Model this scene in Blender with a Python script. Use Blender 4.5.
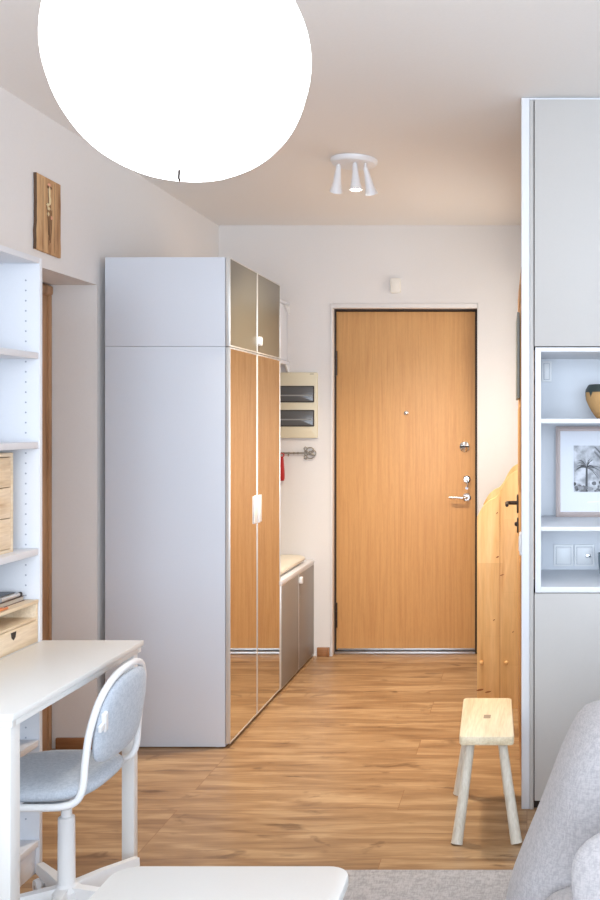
import bpy, bmesh, math, random
from math import sin, cos, pi, radians, sqrt
from mathutils import Vector, Matrix
random.seed(7)
for o in list(bpy.data.objects): bpy.data.objects.remove(o, do_unlink=True)
SC = bpy.context.scene
C = SC.collection

# ------------------------------------------------------------ camera
H = 1.42
cam_d = bpy.data.cameras.new('camera'); cam = bpy.data.objects.new('camera', cam_d); C.objects.link(cam)
cam.location = (0, 0, H); cam.rotation_euler = (pi/2, 0, 0)
cam_d.sensor_fit = 'VERTICAL'; cam_d.sensor_height = 36; cam_d.sensor_width = 24
cam_d.lens = 935/900*36
cam_d.shift_x = -227/900; cam_d.shift_y = -28/900
cam_d.clip_start = 0.05
SC.camera = cam
# ------------------------------------------------------------ world, light, exposure
SC.view_settings.view_transform = 'Standard'; SC.view_settings.look = 'None'
SC.view_settings.gamma = 1; SC.view_settings.use_curve_mapping = False
SC.view_settings.exposure = 0.42
W = bpy.data.worlds.new('world'); SC.world = W; W.use_nodes = True
bg = W.node_tree.nodes['Background']; bg.inputs[0].default_value = (0.75, 0.85, 1, 1); bg.inputs[1].default_value = 1.0
def area(name, loc, rot, sx, sy, power, col):
    d = bpy.data.lights.new(name, 'AREA'); d.shape = 'RECTANGLE'; d.size = sx; d.size_y = sy
    d.energy = power; d.color = col
    o = bpy.data.objects.new(name, d); C.objects.link(o); o.location = loc; o.rotation_euler = rot
    return o
XSIDE = .20
DAY = area('daylight_window', (0.3, -1.72, 1.55), (radians(103), 0, 0), 3.2, 1.9, 122, (0.72, 0.85, 1.0))
DAY2 = area('daylight_side_window', (2.52, 0.9, 1.55), (radians(98), 0, radians(90)), 2.2, 1.7, 28, (0.72, 0.85, 1.0))
HALL_FILL = area('added_hall_fill', (XSIDE, 5.15, 1.72), (radians(100), 0, radians(90)), .72, .95, 4.5, (1.0, 0.93, 0.83))  # added fill brightening hall ceiling and end wall, unseen behind the pine door
PENDANT_STRENGTH = 4.2
SPOT_POWER = 50
HALL_COL = (1.0, 0.87, 0.70)

# ------------------------------------------------------------ mesh helpers
class MB:
    def __init__(s): s.v=[]; s.f=[]; s.fm=[]; s.sm=[]; s.mats=[]; s.cur=0
    def m(s, mat):
        if mat not in s.mats: s.mats.append(mat)
        s.cur = s.mats.index(mat); return s
    def add(s, vs, fs, smooth=True):
        b = len(s.v); s.v += [Vector(p) for p in vs]
        for f in fs: s.f.append([b+i for i in f]); s.fm.append(s.cur); s.sm.append(smooth)
        return s
    def box(s, x0,x1,y0,y1,z0,z1, bev=0.0015, seg=2, M=None):
        bm = bmesh.new(); bmesh.ops.create_cube(bm, size=1)
        for v in bm.verts:
            v.co = Vector(((x0+x1)/2+v.co.x*(x1-x0), (y0+y1)/2+v.co.y*(y1-y0), (z0+z1)/2+v.co.z*(z1-z0)))
        if bev: bmesh.ops.bevel(bm, geom=list(bm.edges), offset=min(bev, .49*min(x1-x0,y1-y0,z1-z0)), segments=seg, affect='EDGES', profile=.5)
        bm.verts.index_update()
        vs = [(M @ v.co) if M else v.co.copy() for v in bm.verts]
        s.add(vs, [[v.index for v in f.verts] for f in bm.faces]); bm.free(); return s
    def cyl(s, p0, p1, r0, r1=None, n=24, cap=True):
        r1 = r0 if r1 is None else r1
        p0, p1 = Vector(p0), Vector(p1); d = (p1-p0).normalized()
        a = d.orthogonal().normalized(); b = d.cross(a)
        vs = []
        for p, r in ((p0,r0),(p1,r1)):
            for i in range(n): t = 2*pi*i/n; vs.append(p+a*r*cos(t)+b*r*sin(t))
        fs = [[i,(i+1)%n,n+(i+1)%n,n+i] for i in range(n)]
        if cap: fs += [list(range(n))[::-1], list(range(n,2*n))]
        return s.add(vs, fs)
    def lathe(s, prof, c=(0,0,0), axis='Z', n=32, M=None):
        vs=[]; fs=[]
        for r,z in prof:
            for i in range(n):
                t=2*pi*i/n; p=Vector((r*cos(t), r*sin(t), z))
                if axis=='Y': p=Vector((p.x,p.z,p.y))
                if axis=='X': p=Vector((p.z,p.x,p.y))
                vs.append((M@p if M else p)+Vector(c))
        for k in range(len(prof)-1):
            for i in range(n): j=(i+1)%n; fs.append([k*n+i,k*n+j,(k+1)*n+j,(k+1)*n+i])
        if prof[0][0]>1e-6: fs.append(list(range(n))[::-1])
        if prof[-1][0]>1e-6: fs.append([(len(prof)-1)*n+i for i in range(n)])
        return s.add(vs, fs)
    def tube(s, pts, r, n=12, closed=False, sub=6, smooth_path=True):
        P=[Vector(p) for p in pts]
        if smooth_path:
            Q=[]; L=len(P); rng = range(L if closed else L-1)
            for i in rng:
                p1,p2=P[i],P[(i+1)%L]
                p0=P[i-1] if (closed or i>0) else p1
                p3=P[(i+2)%L] if (closed or i+2<L) else p2
                for k in range(sub):
                    t=k/sub
                    Q.append(.5*((2*p1)+(p2-p0)*t+(2*p0-5*p1+4*p2-p3)*t*t+(3*p1-p0-3*p2+p3)*t**3))
            if not closed: Q.append(P[-1])
            P=Q
        L=len(P); vs=[]; fs=[]; a=None
        for i in range(L):
            if closed: d=(P[(i+1)%L]-P[i-1]).normalized()
            else: d=(P[min(i+1,L-1)]-P[max(i-1,0)]).normalized()
            if a is None: a=d.orthogonal().normalized(); a0=a
            a=(a-d*a.dot(d)).normalized(); b=d.cross(a)
            rr = r(i/(L-1)) if callable(r) else r
            for k in range(n): t=2*pi*k/n; vs.append(P[i]+a*rr*cos(t)+b*rr*sin(t))
        for i in range(L if closed else L-1):
            j=(i+1)%L; off=0
            if closed and j==0:
                # match twist
                best=min(range(n), key=lambda o:(vs[i*n]-vs[o]).length); off=best
            for k in range(n):
                fs.append([i*n+k, i*n+(k+1)%n, j*n+(k+1+off)%n, j*n+(k+off)%n])
        if not closed: fs += [list(range(n))[::-1], [(L-1)*n+k for k in range(n)]]
        return s.add(vs, fs)
    def prism(s, poly, fn, d0, d1, bev=0.0):
        """poly 2D outline, fn(u,v,w)->xyz"""
        bm=bmesh.new(); n=len(poly)
        a=[bm.verts.new(fn(u,v,d0)) for u,v in poly]; b=[bm.verts.new(fn(u,v,d1)) for u,v in poly]
        fa=bm.faces.new(a); fb=bm.faces.new(b[::-1])
        for i in range(n): bm.faces.new([a[i],b[i],b[(i+1)%n],a[(i+1)%n]][::-1])
        bmesh.ops.recalc_face_normals(bm, faces=list(bm.faces))
        if bev:
            ed=[e for e in bm.edges if (fa in e.link_faces or fb in e.link_faces)]
            bmesh.ops.bevel(bm, geom=ed, offset=bev, segments=2, affect='EDGES', profile=.5)
        bm.verts.index_update()
        s.add([v.co.copy() for v in bm.verts], [[v.index for v in f.verts] for f in bm.faces]); bm.free(); return s
    def puff(s, poly, fn, T, c=None, p=4, q=2.0, rings=10, base=0.0, Tb=None):
        n=len(poly)
        if c is None: c=(sum(u for u,v in poly)/n, sum(v for u,v in poly)/n)
        Tb = T if Tb is None else Tb
        vs=[]; fs=[]; rows=[]
        ts=[cos(pi/2*k/rings) for k in range(rings)]   # 1..0
        ts=[1-(k/rings)**2.0*1 if k else 1 for k in range(rings)]
        for sgn,TT in ((1,T),(-1,Tb)):
            row=[]
            for k,t in enumerate(ts):
                if sgn==-1 and k==0: row.append(rows[0][0]); continue
                st=len(vs); h=TT*(max(0,1-t**p))**(1/q)
                for u,v in poly: vs.append(fn(c[0]+(u-c[0])*t, c[1]+(v-c[1])*t, base+sgn*h))
                row.append(st)
            ci=len(vs); vs.append(fn(c[0],c[1],base+sgn*TT)); rows.append(row)
            for k in range(len(row)-1):
                for i in range(n):
                    j=(i+1)%n; q4=[row[k]+i,row[k]+j,row[k+1]+j,row[k+1]+i]
                    fs.append(q4 if sgn==1 else q4[::-1])
            for i in range(n):
                j=(i+1)%n; t3=[row[-1]+i,row[-1]+j,ci]; fs.append(t3 if sgn==1 else t3[::-1])
        return s.add(vs, fs)

ROOTLOC = {}
def link_props(o, label, cat, group=None, kind=None):
    if label: o['label']=label
    if cat: o['category']=cat
    if group: o['group']=group
    if kind: o['kind']=kind
def build(name, mb, parent=None, label=None, cat=None, group=None, kind=None, loc=None, ang=35, wn=False):
    if parent is not None: org = ROOTLOC[parent.name]
    else:
        if loc is None:
            xs=[v.x for v in mb.v]; ys=[v.y for v in mb.v]; zs=[v.z for v in mb.v]
            loc=((min(xs)+max(xs))/2,(min(ys)+max(ys))/2,min(zs))
        org=Vector(loc)
    me=bpy.data.meshes.new(name)
    me.from_pydata([tuple(v-org) for v in mb.v], [], mb.f)
    for m_ in mb.mats: me.materials.append(m_)
    for p,mi in zip(me.polygons, mb.fm): p.material_index=mi; p.use_smooth=True
    bm=bmesh.new(); bm.from_mesh(me); bmesh.ops.recalc_face_normals(bm, faces=list(bm.faces)); bm.to_mesh(me); bm.free()
    me.set_sharp_from_angle(angle=radians(ang))
    o=bpy.data.objects.new(name, me); C.objects.link(o)
    if parent is not None: o.parent=parent; ROOTLOC[o.name]=org
    else: o.location=org; ROOTLOC[o.name]=org
    link_props(o,label,cat,group,kind)
    return o
def thing(name, label, cat, loc, group=None, kind=None):
    o=bpy.data.objects.new(name,None); C.objects.link(o); o.location=loc; o.empty_display_size=.05
    ROOTLOC[o.name]=Vector(loc); link_props(o,label,cat,group,kind); return o
def copy_tree(o, parent=None):
    c=o.copy(); C.objects.link(c)
    if parent is not None: c.parent=parent
    for ch in list(o.children): copy_tree(ch,c)
    return c
def rrect(x0,x1,y0,y1,r,n=6):
    pts=[]
    for cx,cy,a0 in ((x1-r,y1-r,0),(x0+r,y1-r,90),(x0+r,y0+r,180),(x1-r,y0+r,270)):
        for k in range(n+1):
            a=radians(a0+90*k/n); pts.append((cx+r*cos(a),cy+r*sin(a)))
    return pts
XY=lambda u,v,w:(u,v,w)      # outline in XY, depth Z
XZ=lambda u,v,w:(u,w,v)      # outline in XZ, depth Y
YZ=lambda u,v,w:(w,u,v)      # outline in YZ, depth X

# ------------------------------------------------------------ materials
def srgb(r,g,b):
    f=lambda c:(c/255/12.92 if c/255<=.04045 else ((c/255+.055)/1.055)**2.4)
    return (f(r),f(g),f(b),1)
def mat(name, col, rough=.5, metal=0, bump=0, bscale=200, spec=None, coat=0, trans=0, emis=None, estr=0):
    m=bpy.data.materials.new(name); m.use_nodes=True; nt=m.node_tree; b=nt.nodes['Principled BSDF']
    b.inputs['Base Color'].default_value=col; b.inputs['Roughness'].default_value=rough; b.inputs['Metallic'].default_value=metal
    if spec is not None: b.inputs['Specular IOR Level'].default_value=spec
    if coat: b.inputs['Coat Weight'].default_value=coat; b.inputs['Coat Roughness'].default_value=.1
    if trans: b.inputs['Transmission Weight'].default_value=trans
    if emis: b.inputs['Emission Color'].default_value=emis; b.inputs['Emission Strength'].default_value=estr
    tc=nt.nodes.new('ShaderNodeTexCoord'); nz=nt.nodes.new('ShaderNodeTexNoise'); nz.inputs['Scale'].default_value=bscale; nz.inputs['Detail'].default_value=3
    nt.links.new(tc.outputs['Object'], nz.inputs['Vector'])
    # faint procedural tone variation
    mx=nt.nodes.new('ShaderNodeMix'); mx.data_type='RGBA'; mx.blend_type='MULTIPLY'; mx.inputs[0].default_value=.04
    mx.inputs[6].default_value=col; nt.links.new(nz.outputs['Fac'], mx.inputs[7]); nt.links.new(mx.outputs[2], b.inputs['Base Color'])
    if bump:
        bp=nt.nodes.new('ShaderNodeBump'); bp.inputs['Strength'].default_value=bump; bp.inputs['Distance'].default_value=.002
        nt.links.new(nz.outputs['Fac'], bp.inputs['Height']); nt.links.new(bp.outputs['Normal'], b.inputs['Normal'])
    return m
def ramp(nt, stops):
    r=nt.nodes.new('ShaderNodeValToRGB'); e=r.color_ramp.elements
    while len(e)<len(stops): e.new(.5)
    for k,(p,c) in enumerate(stops): e[k].position=p; e[k].color=c
    return r
def wood(name, c1, c2, c3, axis='Z', scale=1.0, rough=.42, fine=1.0, stretch=14, fa=.5):
    """c1 light, c2 mid, c3 dark streak; grain runs along axis"""
    m=bpy.data.materials.new(name); m.use_nodes=True; nt=m.node_tree; b=nt.nodes['Principled BSDF']
    b.inputs['Roughness'].default_value=rough
    tc=nt.nodes.new('ShaderNodeTexCoord'); mp=nt.nodes.new('ShaderNodeMapping')
    nt.links.new(tc.outputs['Object'], mp.inputs['Vector'])
    s=[stretch]*3; s['XYZ'.index(axis)]=1.0; mp.inputs['Scale'].default_value=[q*scale for q in s]
    n1=nt.nodes.new('ShaderNodeTexNoise'); n1.inputs['Scale'].default_value=1.6; n1.inputs['Detail'].default_value=5; n1.inputs['Distortion'].default_value=.6
    n2=nt.nodes.new('ShaderNodeTexNoise'); n2.inputs['Scale'].default_value=9*fine; n2.inputs['Detail'].default_value=3
    nt.links.new(mp.outputs[0], n1.inputs['Vector']); nt.links.new(mp.outputs[0], n2.inputs['Vector'])
    r1=ramp(nt,[(.3,c3),(.45,c2),(.62,c1)]); nt.links.new(n1.outputs['Fac'], r1.inputs[0])
    r2=ramp(nt,[(.35,(.78,.74,.7,1)),(.6,(1,1,1,1))]); nt.links.new(n2.outputs['Fac'], r2.inputs[0])
    mx=nt.nodes.new('ShaderNodeMix'); mx.data_type='RGBA'; mx.blend_type='MULTIPLY'; mx.inputs[0].default_value=fa
    nt.links.new(r1.outputs[0], mx.inputs[6]); nt.links.new(r2.outputs[0], mx.inputs[7])
    nt.links.new(mx.outputs[2], b.inputs['Base Color'])
    return m
def fabric(name, c1, c2, scale=260, bump=.5, rough=.9):
    m=bpy.data.materials.new(name); m.use_nodes=True; nt=m.node_tree; b=nt.nodes['Principled BSDF']
    b.inputs['Roughness'].default_value=rough; b.inputs['Sheen Weight'].default_value=.2
    b.inputs['Specular IOR Level'].default_value=.2
    tc=nt.nodes.new('ShaderNodeTexCoord'); outs=[]
    for sc in ((1,.18,.18),(.18,1,.18),(.18,.18,1)):
        mp=nt.nodes.new('ShaderNodeMapping'); mp.inputs['Scale'].default_value=[q*scale for q in sc]
        nz=nt.nodes.new('ShaderNodeTexNoise'); nz.inputs['Scale'].default_value=1; nz.inputs['Detail'].default_value=2
        nt.links.new(tc.outputs['Object'], mp.inputs[0]); nt.links.new(mp.outputs[0], nz.inputs['Vector']); outs.append(nz.outputs['Fac'])
    a=nt.nodes.new('ShaderNodeMath'); nt.links.new(outs[0],a.inputs[0]); nt.links.new(outs[1],a.inputs[1])
    a2=nt.nodes.new('ShaderNodeMath'); nt.links.new(a.outputs[0],a2.inputs[0]); nt.links.new(outs[2],a2.inputs[1])
    d=nt.nodes.new('ShaderNodeMath'); d.operation='DIVIDE'; d.inputs[1].default_value=3; nt.links.new(a2.outputs[0],d.inputs[0])
    r=ramp(nt,[(.42,c2),(.58,c1)]); nt.links.new(d.outputs[0],r.inputs[0]); nt.links.new(r.outputs[0],b.inputs['Base Color'])
    bp=nt.nodes.new('ShaderNodeBump'); bp.inputs['Strength'].default_value=bump; bp.inputs['Distance'].default_value=.002
    nt.links.new(d.outputs[0],bp.inputs['Height']); nt.links.new(bp.outputs[0],b.inputs['Normal'])
    return m
def floor_mat():
    m=bpy.data.materials.new('oak_laminate'); m.use_nodes=True; nt=m.node_tree; b=nt.nodes['Principled BSDF']
    L=nt.links.new; N=nt.nodes.new
    tc=N('ShaderNodeTexCoord'); br=N('ShaderNodeTexBrick')
    br.inputs['Scale'].default_value=1; br.inputs['Brick Width'].default_value=1.28; br.inputs['Row Height'].default_value=.19
    br.inputs['Mortar Size'].default_value=.0012; br.inputs['Mortar Smooth'].default_value=.1; br.offset=.37; br.offset_frequency=3
    br.inputs['Color1'].default_value=(0,0,0,1); br.inputs['Color2'].default_value=(1,1,1,1); br.inputs['Mortar'].default_value=(.5,.5,.5,1)
    L(tc.outputs['Object'],br.inputs['Vector'])
    sh=N('ShaderNodeVectorMath'); sh.operation='MULTIPLY'; L(br.outputs['Color'],sh.inputs[0]); sh.inputs[1].default_value=(7,13,5)
    ad=N('ShaderNodeVectorMath'); L(tc.outputs['Object'],ad.inputs[0]); L(sh.outputs[0],ad.inputs[1])
    def nz(scl, sc, det, dist):
        mp=N('ShaderNodeMapping'); mp.inputs['Scale'].default_value=scl; L(ad.outputs[0],mp.inputs[0])
        n=N('ShaderNodeTexNoise'); n.inputs['Scale'].default_value=sc; n.inputs['Detail'].default_value=det; n.inputs['Distortion'].default_value=dist
        L(mp.outputs[0],n.inputs['Vector']); return n
    g=nz((1.0,7,1),2.2,9,.9); f=nz((3,70,1),3.0,4,.3); k=nz((3.2,7.5,1),1.6,4,.8)
    r1=ramp(nt,[(.34,srgb(150,116,82)),(.48,srgb(172,137,99)),(.62,srgb(193,160,121))]); L(g.outputs['Fac'],r1.inputs[0])
    r2=ramp(nt,[(.3,(.72,.68,.64,1)),(.6,(1,1,1,1))]); L(f.outputs['Fac'],r2.inputs[0])
    m1=N('ShaderNodeMix'); m1.data_type='RGBA'; m1.blend_type='MULTIPLY'; m1.inputs[0].default_value=.9; L(r1.outputs[0],m1.inputs[6]); L(r2.outputs[0],m1.inputs[7])
    rk=ramp(nt,[(.29,(.40,.34,.30,1)),(.39,(1,1,1,1))]); L(k.outputs['Fac'],rk.inputs[0])
    m2=N('ShaderNodeMix'); m2.data_type='RGBA'; m2.blend_type='MULTIPLY'; m2.inputs[0].default_value=.75; L(m1.outputs[2],m2.inputs[6]); L(rk.outputs[0],m2.inputs[7])
    rb=ramp(nt,[(0,(.86,.84,.82,1)),(1,(1.0,1.0,1.0,1))]); L(br.outputs['Color'],rb.inputs[0])
    m3=N('ShaderNodeMix'); m3.data_type='RGBA'; m3.blend_type='MULTIPLY'; m3.inputs[0].default_value=1; L(m2.outputs[2],m3.inputs[6]); L(rb.outputs[0],m3.inputs[7])
    m4=N('ShaderNodeMix'); m4.data_type='RGBA'; L(br.outputs['Fac'],m4.inputs[0]); L(m3.outputs[2],m4.inputs[6]); m4.inputs[7].default_value=srgb(140,98,62)
    L(m4.outputs[2],b.inputs['Base Color'])
    b.inputs['Roughness'].default_value=.38; b.inputs['Specular IOR Level'].default_value=.45
    bp=N('ShaderNodeBump'); bp.inputs['Strength'].default_value=.12; bp.inputs['Distance'].default_value=.001; L(f.outputs['Fac'],bp.inputs['Height']); L(bp.outputs[0],b.inputs['Normal'])
    return m

WALL=mat('wall_paint', srgb(232,228,225), .85, bump=.15, bscale=120)
CEIL=mat('ceiling_paint', srgb(240,236,232), .9, bump=.1, bscale=90)
WHITE=mat('white_laminate', srgb(226,227,231), .42)
DESKW=mat('white_desk_lacquer', srgb(230,229,226), .4)
WMET=mat('white_powder_coat', srgb(238,238,238), .35)
WARD=mat('pale_grey_white_foil', srgb(216,220,228), .5)
WPLAS=mat('white_plastic', srgb(240,240,240), .35)
CREAM=mat('cream_plastic', srgb(230,220,192), .45)
OLIVE=mat('taupe_gloss_front', srgb(112,107,94), .3)
TAUPE=mat('taupe_front', srgb(142,136,131), .42)
ALU=mat('brushed_aluminium', srgb(222,220,216), .3, metal=.5)
MIRROR=mat('mirror_glass', (.86,.85,.82,1), .015, metal=1)
DARK=mat('dark_gap', srgb(52,42,36), .7)
HOLE=mat('peg_hole_shadow', srgb(170,174,184), .8)
CHROME=mat('chrome', (.85,.85,.86,1), .12, metal=1)
STEEL=mat('dull_steel', (.55,.55,.56,1), .35, metal=1)
IRON=mat('dark_bronze_iron', srgb(66,56,50), .4, metal=.7)
PEWTER=mat('pewter', srgb(150,142,130), .35, metal=.8)
RED=mat('red_lacquer', srgb(186,46,44), .35)
SMOKED=mat('smoked_window', srgb(98,98,98), .2)
SLATE=mat('slate_grey_board', srgb(136,142,138), .5)
GREYDOOR=mat('light_grey_front', srgb(194,190,186), .55)
NICHE=mat('niche_white', srgb(232,234,238), .5)
CUSHW=mat('cream_cushion', srgb(226,219,204), .85, bump=.3, bscale=60)
LAMPW=mat('lamp_white', srgb(236,236,238), .35)
DOORW=wood('oak_veneer_door', srgb(220,168,110), srgb(214,161,104), srgb(208,153,97), 'Z', 1.6, .45, 2.2, 30, fa=.35)
PINE=wood('pine_board', srgb(242,202,144), srgb(234,190,128), srgb(220,170,106), 'Z', 1.0, .42, 1, 12, fa=.35)
PINE2=wood('pine_door_wood', srgb(214,164,104), srgb(196,146,90), srgb(176,126,74), 'Z', 1.0, .45, 1, 12)
CASING=wood('brown_wood_casing', srgb(190,146,108), srgb(172,130,92), srgb(150,108,74), 'Z', 1.0, .5, 1, 12)
SKIRT=wood('brown_skirting', srgb(176,126,84), srgb(156,108,70), srgb(132,90,58), 'X', 1.0, .45, 1, 12)
BIRCH=wood('birch_ply', srgb(236,216,188), srgb(230,208,176), srgb(220,194,160), 'Y', 1.0, .5, 1.5, 10)
BIRCHZ=wood('pine_chest_front', srgb(240,216,184), srgb(232,204,166), srgb(214,178,138), 'Y', 2.0, .5, 1, 9)
STOOLW=wood('pale_ash_wood', srgb(238,224,194), srgb(232,216,184), srgb(222,204,170), 'Y', 1.0, .6, 1.4, 14)
STOOLL=wood('pale_ash_leg', srgb(226,220,206), srgb(216,208,192), srgb(204,194,176), 'Z', 1.0, .6, 1.4, 14)
RUSTIC=wood('rustic_plank', srgb(210,170,124), srgb(188,144,100), srgb(140,98,64), 'Z', 2.2, .75, 1.5, 9)
BARK=mat('dark_bark_edge', srgb(96,72,54), .8)
SEAT_HOLE=mat('seat_hole_shade', srgb(160,140,118), .7)  # dark tone standing for the shade inside the stool seat hole
SOFA=fabric('light_grey_weave', srgb(184,179,179), srgb(164,160,161), 420, .4)
RUGM=fabric('grey_rug_weave', srgb(184,181,182), srgb(152,149,151), 300, .5)
CHAIRF=fabric('pale_blue_grey_felt', srgb(196,202,210), srgb(176,184,194), 500, .25)
FLOOR=floor_mat()

def staves(m, length, width, lo):
    nt=m.node_tree; L=nt.links.new; b=nt.nodes['Principled BSDF']; src=b.inputs['Base Color'].links[0].from_socket
    tc=nt.nodes.new('ShaderNodeTexCoord'); sx=nt.nodes.new('ShaderNodeSeparateXYZ'); cx_=nt.nodes.new('ShaderNodeCombineXYZ')
    L(tc.outputs['Object'],sx.inputs[0]); L(sx.outputs[2],cx_.inputs[0]); L(sx.outputs[0],cx_.inputs[1])
    br=nt.nodes.new('ShaderNodeTexBrick'); L(cx_.outputs[0],br.inputs['Vector']); br.inputs['Scale'].default_value=1
    br.inputs['Brick Width'].default_value=length; br.inputs['Row Height'].default_value=width; br.inputs['Mortar Size'].default_value=.0008
    br.inputs['Color1'].default_value=lo; br.inputs['Color2'].default_value=(1,1,1,1); br.inputs['Mortar'].default_value=(.8,.74,.66,1); br.offset=.4
    mx=nt.nodes.new('ShaderNodeMix'); mx.data_type='RGBA'; mx.blend_type='MULTIPLY'; mx.inputs[0].default_value=1
    L(src,mx.inputs[6]); L(br.outputs['Color'],mx.inputs[7]); L(mx.outputs[2],b.inputs['Base Color'])
staves(PINE,.36,.125,(.86,.80,.74,1))

# ------------------------------------------------------------ room shell
XL=-1.87; YE=5.67; CZ=2.612; YC=3.43; XR=2.6; YB=-1.8; XH=.032
def struct(name, mb, label, cat, **k): return build(name, mb, None, label, cat, kind='structure', **k)
mb=MB().m(FLOOR); mb.box(XL-.35,XR+.1,YB-.1,YE+.25,-.06,0,0)
struct('floor', mb, 'oak laminate plank floor running through living room and hallway', 'floor', loc=(0,0,0))
mb=MB().m(CEIL); mb.box(XL-.35,XR+.1,YB-.1,YE+.25,CZ,CZ+.08,0)
struct('ceiling', mb, 'white painted ceiling over living room and hallway', 'ceiling')
# left wall with recess (door opening) between RY0..RY1 height RZ
RY0,RY1,RZ,RD=3.12,4.065,2.016,-2.074
mb=MB().m(WALL)
mb.box(RD-.12,XL,YB,RY0,0,CZ,0)
mb.box(RD-.12,XL,RY1,YE,0,CZ,0)
mb.box(RD-.12,XL,RY0,RY1,RZ,CZ,0)
mb.box(RD-.12,RD-.075,RY0,RY1,0,RZ,0)
struct('wall_left', mb, 'white left wall with a deep doorway recess beside the wardrobe', 'wall')
# door in the recess: casing + leaf
d3=thing('door_3','brown wooden side door and casing deep in the left wall recess','door',(RD,3.6,0),kind='structure')
mb=MB().m(CASING)
mb.box(RD-.07,RD+.004,RY1-.072,RY1-.003,0,1.975,.004); mb.box(RD-.07,RD+.004,RY0+.003,RY0+.072,0,1.975,.004)
mb.box(RD-.07,RD+.012,RY1-.030,RY1-.004,0,1.97,.004)
mb.box(RD-.07,RD+.020,RY0+.003,RY1-.003,1.965,2.012,.014,4)
build('door_casing', mb, d3)
mb=MB().m(CASING); mb.box(RD-.07,RD-.03,RY0+.073,RY1-.073,.006,1.962,.003)
for z0,z1 in ((.18,.9),(1.05,1.8)): mb.box(RD-.034,RD-.022,RY0+.2,RY1-.2,z0,z1,.006)
build('door_leaf', mb, d3)
# end wall with door recess
DX0,DX1,DZ=-1.194,-.296,2.141
mb=MB().m(WALL)
mb.box(XL,DX0,YE,YE+.22,0,CZ,0); mb.box(DX1,XH,YE,YE+.22,0,CZ,0); mb.box(DX0,DX1,YE,YE+.22,DZ,CZ,0)
struct('wall_end', mb, 'warm white end wall of the hallway around the entrance door', 'wall')
# hall right wall
mb=MB().m(WALL); mb.box(XH,XH+.1,YC+.47,4.75,0,CZ,0); mb.box(XH,XH+.1,5.55,YE+.22,0,CZ,0); mb.box(XH,XH+.1,4.75,5.55,0,1.2,0); mb.box(XH,XH+.1,4.75,5.55,2.25,CZ,0)  # upper opening added only to let the fill light into the hall
struct('wall_hall', mb, 'hallway right side wall with an added opening for the unseen fill light, behind the open pine door', 'wall')
mb=MB().m(WALL); mb.box(1.36,XR,YC,YC+.12,0,CZ,0)
struct('wall_front', mb, 'white living room wall right of the built-in cabinet', 'wall')
mb=MB().m(WALL)
mb.box(XR,XR+.1,YB,-.25,0,CZ,0); mb.box(XR,XR+.1,2.05,YC+.12,0,CZ,0); mb.box(XR,XR+.1,-.25,2.05,0,.65,0); mb.box(XR,XR+.1,-.25,2.05,2.42,CZ,0)
struct('wall_right', mb, 'white right wall of the living room with a window opening', 'wall')
mb=MB().m(WALL)
mb.box(XL,-1.35,YB-.1,YB,0,CZ,0); mb.box(1.95,XR,YB-.1,YB,0,CZ,0); mb.box(-1.35,1.95,YB-.1,YB,0,.55,0); mb.box(-1.35,1.95,YB-.1,YB,2.52,CZ,0)
struct('wall_back', mb, 'white back wall of the living room with a wide window opening', 'wall')
def window(name, label, fn, w, h):
    r=thing(name,label,'window',fn(0,0,0),kind='structure')
    mb=MB().m(WMET)
    def bx(u0,u1,v0,v1):
        a=fn(u0,v0,-.03); b=fn(u1,v1,.03)
        mb.box(min(a[0],b[0]),max(a[0],b[0]),min(a[1],b[1]),max(a[1],b[1]),min(a[2],b[2]),max(a[2],b[2]),.003)
    bx(-w/2,w/2,0,.06); bx(-w/2,w/2,h-.06,h); bx(-w/2,-w/2+.06,.06,h-.06); bx(w/2-.06,w/2,.06,h-.06); bx(-.04,.04,.06,h-.06)
    build('window_frame',mb,r)
window('window_1','wide white window in the back wall',lambda u,v,w:(.3+u,YB-.05+w,.55+v),3.3,1.97)
window('window_2','white window in the right wall',lambda u,v,w:(XR+.05+w,.9+u,.65+v),2.3,1.77)
# baseboards
mb=MB().m(SKIRT); mb.box(-1.272,DX0-.002,YE-.014,YE-.001,0,.055,.004)
mb.m(SKIRT); mb.box(DX0-.016,DX0-.002,YE-.02,YE-.001,0,.055,.004)
struct('baseboard_end', mb, 'brown wooden skirting left of the entrance door', 'baseboard')
mb=MB().m(SKIRT); mb.box(RD+.03,XL-.001,RY1-.015,RY1-.001,0,.05,.004)
struct('baseboard_left', mb, 'brown wooden skirting at the foot of the doorway recess', 'baseboard')

# ------------------------------------------------------------ entrance door (door_1)
d1=thing('door_1','oak veneered entrance door at the end of the hallway','door',(-.74,YE+.1,0),kind='structure')
mb=MB().m(DARK)
yf=YE+.055
mb.box(DX0+.001,DX0+.022,yf,yf+.14,0,DZ-.001,.002); mb.box(DX1-.022,DX1-.001,yf,yf+.14,0,DZ-.001,.002); mb.box(DX0+.022,DX1-.022,yf,yf+.14,2.102,DZ-.001,.002)
build('door_frame',mb,d1)
mb=MB().m(WALL)
mb.box(DX0+.001,DX0+.015,YE-.004,yf-.001,0,DZ-.001,.002); mb.box(DX1-.006,DX1-.001,YE-.004,yf-.001,0,DZ-.001,.002); mb.box(DX0+.015,DX1-.006,YE-.004,yf-.001,2.111,DZ-.001,.002)
build('reveal_lining',mb,d1,label='cream painted reveal lining')
LX0,LX1,LY=-1.172,-.312,YE+.075
mb=MB().m(DOORW); mb.box(LX0,LX1,LY,LY+.06,.02,2.098,.003)
leaf=build('door_leaf',mb,d1)
mb=MB().m(STEEL); mb.box(DX0+.02,DX1-.02,YE+.04,LY+.08,.0,.014,.004); mb.box(LX0+.01,LX1-.01,LY-.006,LY+.001,.02,.030,.001)
build('threshold',mb,d1,label='steel threshold strip')
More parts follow.
